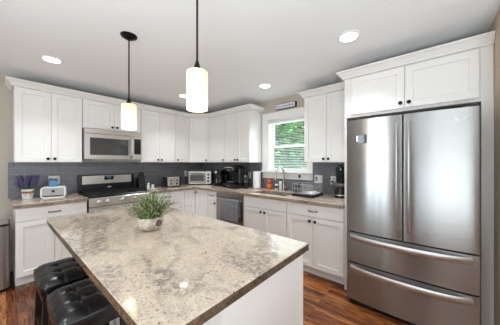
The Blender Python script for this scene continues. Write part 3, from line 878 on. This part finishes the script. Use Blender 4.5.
for i in range(9):
    y = .05+i*.03
    b.tube([(.09, y, .038), (.10, y, .115), (.115, y+.006, .13), (.13, y, .115), (.14, y, .038)], .0018, 5)
b.build('plate_rack', M['wire'], r)
ub = MB(); ub.box(.014, .085, .016, .12, .044, .175, .006, 2); ub.build('utensil_cup', M['black'], r)

r = thing('blender', 'black blender with a silver base band beside the refrigerator panel', 'blender', (2.90, .915, ZT1))
MB().lathe([(.082, .0005), (.084, .012), (.082, .03)], (0, 0, 0), 24).build('base', M['black'], r)
MB().lathe([(.0825, .0305), (.080, .042)], (0, 0, 0), 24).build('band', M['steel_plain'], r)
MB().lathe([(.078, .0425), (.068, .09), (.055, .125), (.052, .135)], (0, 0, 0), 24).build('motor_housing', M['black'], r)
MB().lathe([(.054, .1355), (.088, .165), (.092, .185), (.066, .19)], (0, 0, 0), 24).build('collar', M['steel_dark'], r)
j = MB().lathe([(.050, .1905), (.056, .25), (.066, .375), (.062, .375), (.050, .25), (.044, .20)], (0, 0, 0), 24).build('jar', M['darkglass'], r)
MB().lathe([(.067, .3755), (.067, .398), (.035, .402), (.033, .425), (.01, .428)], (0, 0, 0), 22).build('lid', M['black'], r)
MB().tube([(-.045, -.045, .36), (-.085, -.075, .35), (-.085, -.075, .25), (-.042, -.042, .22)], .010, 8, 1.3).build('handle', M['black'], j)

# ---------------------------------------------------------------- wall plates
def plate(name, label, cat, loc, rz, gangs, kinds):
    """local x along the wall, facing -y, on the tile face"""
    r = thing(name, label, cat, loc, rz)
    w = .070 if gangs == 1 else .120
    MB().box(-w/2, w/2, -.006, -.0005, -.0585, .0585, .002).build('cover_plate', M['plate'], r)
    for i, k in enumerate(kinds):
        x = 0 if gangs == 1 else (-.029 if i == 0 else .029)
        if k == 'o':
            for z in (-.02, .02):
                MB().box(x-.016, x+.016, -.008, -.0062, z-.014, z+.014, .001).build('socket', M['potwhite'], r)
                MB().box(x-.008, x+.008, -.0086, -.0081, z-.006, z+.006).build('slots', M['gasket'], r)
        elif k == 'd':
            MB().box(x-.020, x+.020, -.011, -.0062, -.03, .035, .002).build('dimmer', M['greyface'], r)
            MB().box(x-.013, x+.013, -.012, -.0112, .012, .028).build('screen', M['display'], r)
        else:
            MB().box(x-.016, x+.016, -.009, -.0062, -.033, .033, .002).build('rocker', M['potwhite'], r)
    return r
WB, WR = YW-.009, XW-.009
plate('outlet', 'white double outlet plate on tile behind the blue jar', 'outlet', (.513, WB, 1.125), 0, 2, 'os')
plate('outlet', 'white outlet plate on tile left of the toaster oven', 'outlet', (2.615, WB, 1.135), 0, 1, 'o')
plate('outlet', 'white outlet plate between the coffee grinder and paper towels', 'outlet', (WR, 2.62, 1.135), R90, 1, 'o')
plate('light_switch', 'white double switch plate with grey dimmer above the dish rack', 'switch', (WR, 1.285, 1.125), R90, 2, 'ds')
plate('outlet', 'white outlet plate with a black plug left of the blender', 'outlet', (WR, 1.072, 1.12), R90, 1, 'o')
r = thing('power_cord', 'black cord from the wall outlet down to the blender', 'cord', (WR-.009, 1.072, 1.10))
MB().box(-.03, -.0005, -.014, .014, -.014, .014, .004, 2).build('plug', M['black'], r)
MB().tube([(-.03, 0, -.002), (-.045, -.005, -.02), (-.05, -.03, -.09), (-.055, -.05, -.15), (-.065, -.065, -.1815)], .004, 6).build('cable', M['black'], r)

# round knob on the window apron
r = thing('wall_hook', 'small round grey hook on the window apron', 'hook', (XW-.0205, 1.585, 1.155))
MB().lathe([(.022, 0), (.024, .004), (.022, .010), (.010, .014)], (-.0005, 0, 0), 18, Matrix.Rotation(-PI/2, 3, 'Y')).build('disc', mat('pewter', (92, 92, 94), .35, .8), r)
MB().tube([(-.008, 0, -.022), (-.014, 0, -.032), (-.022, 0, -.030), (-.024, 0, -.022)], .003, 6).build('prong', M['bronze'], r)

# sign above the window
r = thing('wall_sign', 'small white lettered wooden sign with dark edges above the window', 'sign', (XW, 2.03, 2.300), R90)
MB().box(0, .385, -.032, -.001, -.045, .045, .002).build('board', mat('sign_board', (52, 46, 44), .7), r)
MB().box(.006, .368, -.0345, -.0322, -.038, .039).build('sign_face', mat('sign_face', (222, 222, 226), .7), r)
text('lettering', 'home sweet home', .043, mat('sign_ink', (52, 52, 58), .8), r, (.187, -.0352, 0), ROT_FRONT)
MB().cyl((.18, -.012, .0455), (.18, -.012, .060), .008, seg=10).build('hanger', M['bronze'], r)

# window blind
r = thing('window_blind', 'white horizontal slat blind over the kitchen window', 'blind', (XW+.045, 0, 0))
y0, y1 = WY0+.022, WY1-.022
MB().box(-.022, .022, y0, y1, WZ1-.055, WZ1-.02, .003).build('head_rail', M['blind'], r)
b = MB(); z = WZ1-.075; ca, sa = math.cos(.24), math.sin(.24)
while z > WZ0+.06:
    hw, t = .0125, .0012
    b.add([(-hw*ca, y0, z-hw*sa), (hw*ca, y0, z+hw*sa), (hw*ca, y1, z+hw*sa), (-hw*ca, y1, z-hw*sa),
           (-hw*ca, y0, z-hw*sa+t), (hw*ca, y0, z+hw*sa+t), (hw*ca, y1, z+hw*sa+t), (-hw*ca, y1, z-hw*sa+t)],
          [(0, 3, 2, 1), (4, 5, 6, 7), (0, 1, 5, 4), (1, 2, 6, 5), (2, 3, 7, 6), (3, 0, 4, 7)])
    z -= .027
b.build('slats', M['blind'], r)
MB().box(-.02, .02, y0, y1, WZ0+.018, WZ0+.040, .003).build('bottom_rail', M['blind'], r)
for y in (y0+.09, y1-.09): MB().cyl((-.021, y, WZ0+.04), (-.021, y, WZ1-.056), .0012, seg=5).build('ladder_cord', M['blind'], r)

# ---------------------------------------------------------------- island plant
r = thing('grass_plant', 'spiky green grass in a round speckled bowl on the island', 'plant', (.674, 1.46, ZT1))
MB().lathe([(.040, .0005), (.052, .004), (.072, .022), (.084, .046), (.082, .070), (.072, .088), (.067, .086), (.074, .066), (.070, .05), (.03, .045), (.001, .045)], (0, 0, 0), 30).build('bowl', M['bowl'], r)
MB().lathe([(.071, .0665), (.04, .071), (.001, .073)], (0, 0, 0), 24, cap=False).build('soil', mat('soil', (58, 46, 36), .95), r)
ed = Vector((.188, -.982, 0)).normalized(); side = Vector((0, 0, 1)).cross(ed)
b = MB(); c = ed*.0825+Vector((0, 0, .056))
for ra, rb in ((.017, .0045), (.006, .003)):
    b.tube([c + ed*.0015 + side*ra*math.cos(a)+Vector((0, 0, 1))*ra*math.sin(a) - ed*(.07*0) for a in [2*PI*i/18 for i in range(19)]], rb, 6)
b.build('ring_emblem', mat('emblem_brown', (84, 58, 40), .5), r)
b = MB()
for i in range(230):
    a = random.uniform(0, 2*PI); q = math.sqrt(random.random()); base = Vector((.06*q*math.cos(a), .06*q*math.sin(a), .068))
    a2 = a+random.uniform(-.5, .5); out = q*random.uniform(.04, .19)+random.uniform(0, .035); h = random.uniform(.12, .225)*(1-.35*q)
    if i % 11 == 0: out *= 1.5; h *= .75
    d = Vector((math.cos(a2), math.sin(a2), 0)); s2 = Vector((-d.y, d.x, 0)); w = random.uniform(.0022, .0042)
    pts = [base, base+d*out*.28+Vector((0, 0, h*.5)), base+d*out*.62+Vector((0, 0, h*.86)), base+d*out+Vector((0, 0, h*random.uniform(.85, 1.02)))]
    ws = [w, w*1.1, w*.8, w*.1]; up = Vector((0, 0, 1)).cross(s2)*.0006
    vs = []
    for p, ww in zip(pts, ws): vs += [p-s2*ww, p+up+Vector((0, 0, .0006)), p+s2*ww, p-up-Vector((0, 0, .0004))]
    fs = []
    for k in range(3):
        for m_ in range(4): fs.append((k*4+m_, k*4+(m_+1) % 4, (k+1)*4+(m_+1) % 4, (k+1)*4+m_))
    b.add(vs, fs)
b.build('grass_leaves', M['grass'], r)

# ---------------------------------------------------------------- stools
def make_stool():
    r = thing('bar_stool', 'x', 'stool', (.314, 1.915, 0), 0, 'stools under the island overhang')
    hx, hy = .155, .190; nx, ny = 34, 38; zt, zb = .668, .590
    btn = [(sx*.30, sy*.31) for sx in (-1, 1) for sy in (-1, 1)]
    def top(u, v):
        ex, ey = abs(u), abs(v)
        h = zt - .024*(ex**7) - .024*(ey**7)
        for bx, by in btn: h -= .017*math.exp(-(((u-bx)/.10)**2+((v-by)/.10)**2))
        for bx in (-.30, .30): h -= .0045*math.exp(-((u-bx)/.04)**2)
        for by in (-.31, .31): h -= .0045*math.exp(-((v-by)/.04)**2)
        return h
    def sq(u, v):                                     # squircle corners
        k = 1-.05*(abs(u*v)**2.2); return u*k*hx, v*k*hy
    vs, fs = [], []
    for i in range(nx+1):
        for j in range(ny+1):
            u, v = -1+2*i/nx, -1+2*j/ny; x, y = sq(u, v); vs.append((x, y, top(u, v)))
    for i in range(nx):
        for j in range(ny): a = i*(ny+1)+j; fs.append((a, a+ny+1, a+ny+2, a+1))
    ring = [i*(ny+1) for i in range(nx)] + [nx*(ny+1)+j for j in range(ny)] + [i*(ny+1)+ny for i in range(nx, 0, -1)] + [j for j in range(ny, 0, -1)]
    prev = ring; 
    for grow, zz in ((1.03, .632), (1.035, .612), (1.02, zb)):
        cur = []
        for q in ring:
            x, y, _ = vs[q]; cur.append(len(vs)); vs.append((x*grow, y*grow, zz))
        for k in range(len(ring)): fs.append((prev[k], prev[(k+1) % len(ring)], cur[(k+1) % len(ring)], cur[k]))
        prev = cur
    fs.append(tuple(prev))
    st = MB().add(vs, fs).build('seat_cushion', M['leather'], r)
    st.data.set_sharp_from_angle(angle=math.radians(70))
    for bx, by in btn:
        x, y = sq(bx, by); MB().lathe([(.010, -.002), (.010, .003), (.006, .006), (.001, .0065)], (x, y, top(bx, by)), 12).build('tuft_button', M['leather'], st)
    MB().box(-hx+.01, hx-.01, -hy+.01, hy-.01, .545, zb-.0005, .004).build('seat_frame', M['ebony'], r)
    def legx(s, z): return s*(.122+(.545-z)*.035)
    def legy(s, z): return s*(.160+(.545-z)*.075)
    for sx in (-1, 1):
        for sy in (-1, 1):
            b = MB(); vs = []
            for z, w in ((.001, .015), (.5445, .019)):
                x, y = legx(sx, z), legy(sy, z); vs += [(x-w, y-w, z), (x+w, y-w, z), (x+w, y+w, z), (x-w, y+w, z)]
            b.add(vs, [(0, 3, 2, 1), (4, 5, 6, 7), (0, 1, 5, 4), (1, 2, 6, 5), (2, 3, 7, 6), (3, 0, 4, 7)])
            b.build('leg', M['ebony'], r)
    for sx in (-1, 1):
        z = .30; x = legx(sx, z); MB().box(x-.009, x+.009, legy(-1, z)+.014, legy(1, z)-.014, z-.014, z+.014, .002).build('stretcher', M['ebony'], r)
    for sy in (-1, 1):
        z = .20; y = legy(sy, z); MB().box(legx(-1, z)+.014, legx(1, z)-.014, y-.009, y+.009, z-.014, z+.014, .002).build('stretcher', M['ebony'], r)
    return r
st1 = make_stool(); st1['label'] = 'black tufted leather backless stool farther from camera, nearer the back cabinets'
st2 = copy_tree(st1); st2.location = (.328, 1.452, 0); st2['label'] = 'black tufted leather backless stool nearest the camera, cut by the frame'

# trash can
r = thing('trash_can', 'stainless trash can with a black lid rim left of the cabinets', 'trash can', (-.112, 3.62, 0))
MB().prism(rrect(-.20, .20, -.16, .16, .05), .03, .69).build('bin', steel('can_steel', (170, 166, 162), .3), r)
MB().prism(rrect(-.202, .202, -.162, .162, .051), .6905, .712).build('lid_rim', M['black'], r)
MB().prism(rrect(-.19, .19, -.15, .15, .045), .7125, .725).build('lid', M['steel_plain'], r)
MB().prism(rrect(-.203, .203, -.163, .163, .052), .001, .0295).build('base', M['black'], r)
MB().box(-.05, .05, -.20, -.163, .01, .022, .003).build('pedal', M['black'], r)

# ---------------------------------------------------------------- lights
def pendant(loc, label):
    r = thing('pendant_light', label, 'pendant light', (loc[0], loc[1], 0), 0, 'pendant lights over the island')
    MB().lathe([(.012, ZC-.034), (.03, ZC-.03), (.062, ZC-.010), (.065, ZC-.0008)], (0, 0, 0), 26).build('canopy', M['bronze'], r)
    MB().cyl((0, 0, 1.925), (0, 0, ZC-.0345), .0055, seg=10).build('rod', M['bronze'], r)
    MB().lathe([(.006, 1.9245), (.012, 1.905), (.022, 1.870), (.024, 1.8625)], (0, 0, 0), 18).build('socket_cup', M['bronze'], r)
    sh = MB().lathe([(.010, 1.862), (.0535, 1.862), (.0555, 1.860), (.056, 1.75), (.056, 1.658), (.054, 1.655), (.0535, 1.75), (.0525, 1.857), (.010, 1.858)], (0, 0, 0), 30, cap=False).build('lamp_shade', M['shade'], r)
    MB().lathe([(.006, 1.84), (.014, 1.83), (.026, 1.77), (.024, 1.74), (.008, 1.72), (.001, 1.719)], (0, 0, 0), 14).build('bulb', emission('bulb_glow', (255, 222, 172), 2.5), r)
    return r
pendant((.726, 1.972), 'cream glass pendant light farther away, in front of the microwave cabinets')
pendant((.703, .975), 'cream glass pendant light nearest the camera, hanging over the island front')
for x, y in ((.726, 1.972), (.703, .975)):
    lamp('pendant_lamp', 'POINT', (x, y, 1.69), (0, 0, 0), 2.6, (1.0, .85, .62), shadow_soft_size=.025)
can_labels = ['recessed ceiling light at upper left, above the left cabinets', 'recessed ceiling light nearest the refrigerator', 'recessed ceiling light in front of the window', 'recessed ceiling light behind the near pendant, toward the corner',
              'added unseen recessed light over the open floor left of the island', 'added unseen recessed light in the rear left of the room']
proto = None
for (x, y), lab in zip(CANS, can_labels):
    if proto is None:
        r = thing('recessed_light', lab, 'ceiling light', (x, y, ZC), 0, 'recessed ceiling lights')
        MB().lathe([(.070, -.0005), (.092, -.0005), (.090, -.006), (.074, -.010), (.070, -.008), (.070, -.0005)], (0, 0, 0), 28, cap=False).build('trim_ring', M['trimwhite'], r)
        MB().lathe([(.069, -.001), (.069, -.004), (.03, -.006), (.001, -.0062)], (0, 0, 0), 24).build('lens', M['canlens'], r)
        proto = r
    else:
        r = copy_tree(proto); r.location = (x, y, ZC); r['label'] = lab
    lamp('can_lamp', 'AREA', (x, y, ZC-.012), (0, 0, 0), CAN_POWER, (.88, .96, 1.0), shape='DISK', size=.13, spread=math.radians(105))

# ---------------------------------------------------------------- outside the window
g = MB().box(3.4, 16, -8, 14, -.5, -.3).build('lawn', M['lawn']); g['kind'] = 'structure'
def tree(label, x, y, h, rad, n, mlist):
    r = thing('tree', label, 'tree', (x, y, -.3))
    MB().tube([(0, 0, .001), (.05, .03, h*.4), (0, .1, h*.8)], [.14, .11, .04], 8).build('trunk', M['bark'], r)
    b = MB()
    for i in range(n):
        u = Vector((random.gauss(0, 1), random.gauss(0, 1), random.gauss(0, 1))).normalized()*random.uniform(.55, 1)**.5
        c = Vector((u.x*rad, u.y*rad, h*.55+u.z*h*.47))
        s = random.uniform(.09, .18)
        q = Matrix.Rotation(random.uniform(0, 6.3), 3, 'Z') @ Matrix.Rotation(random.uniform(-1.2, 1.2), 3, 'X')
        b.mi = random.randint(0, 1)
        b.add([c+q @ Vector(p) for p in ((-s, 0, 0), (0, -s*.5, .006), (s, 0, 0), (0, s*.5, .006))], [(0, 1, 2, 3)])
    b.build('crown', mlist, r, smooth=False)
LG = [M['leafout'], M['leafdark']]
tree('leafy green tree outside the window, nearest the sash', 6.3, 3.2, 4.6, 1.45, 6000, LG)
tree('leafy green tree outside the window, farther off at the right of the view', 9.6, 4.2, 5.4, 1.75, 5000, LG)
tree('leafy green tree outside, farther off at the left of the window view', 8.4, 8.4, 5.2, 1.75, 5000, LG)
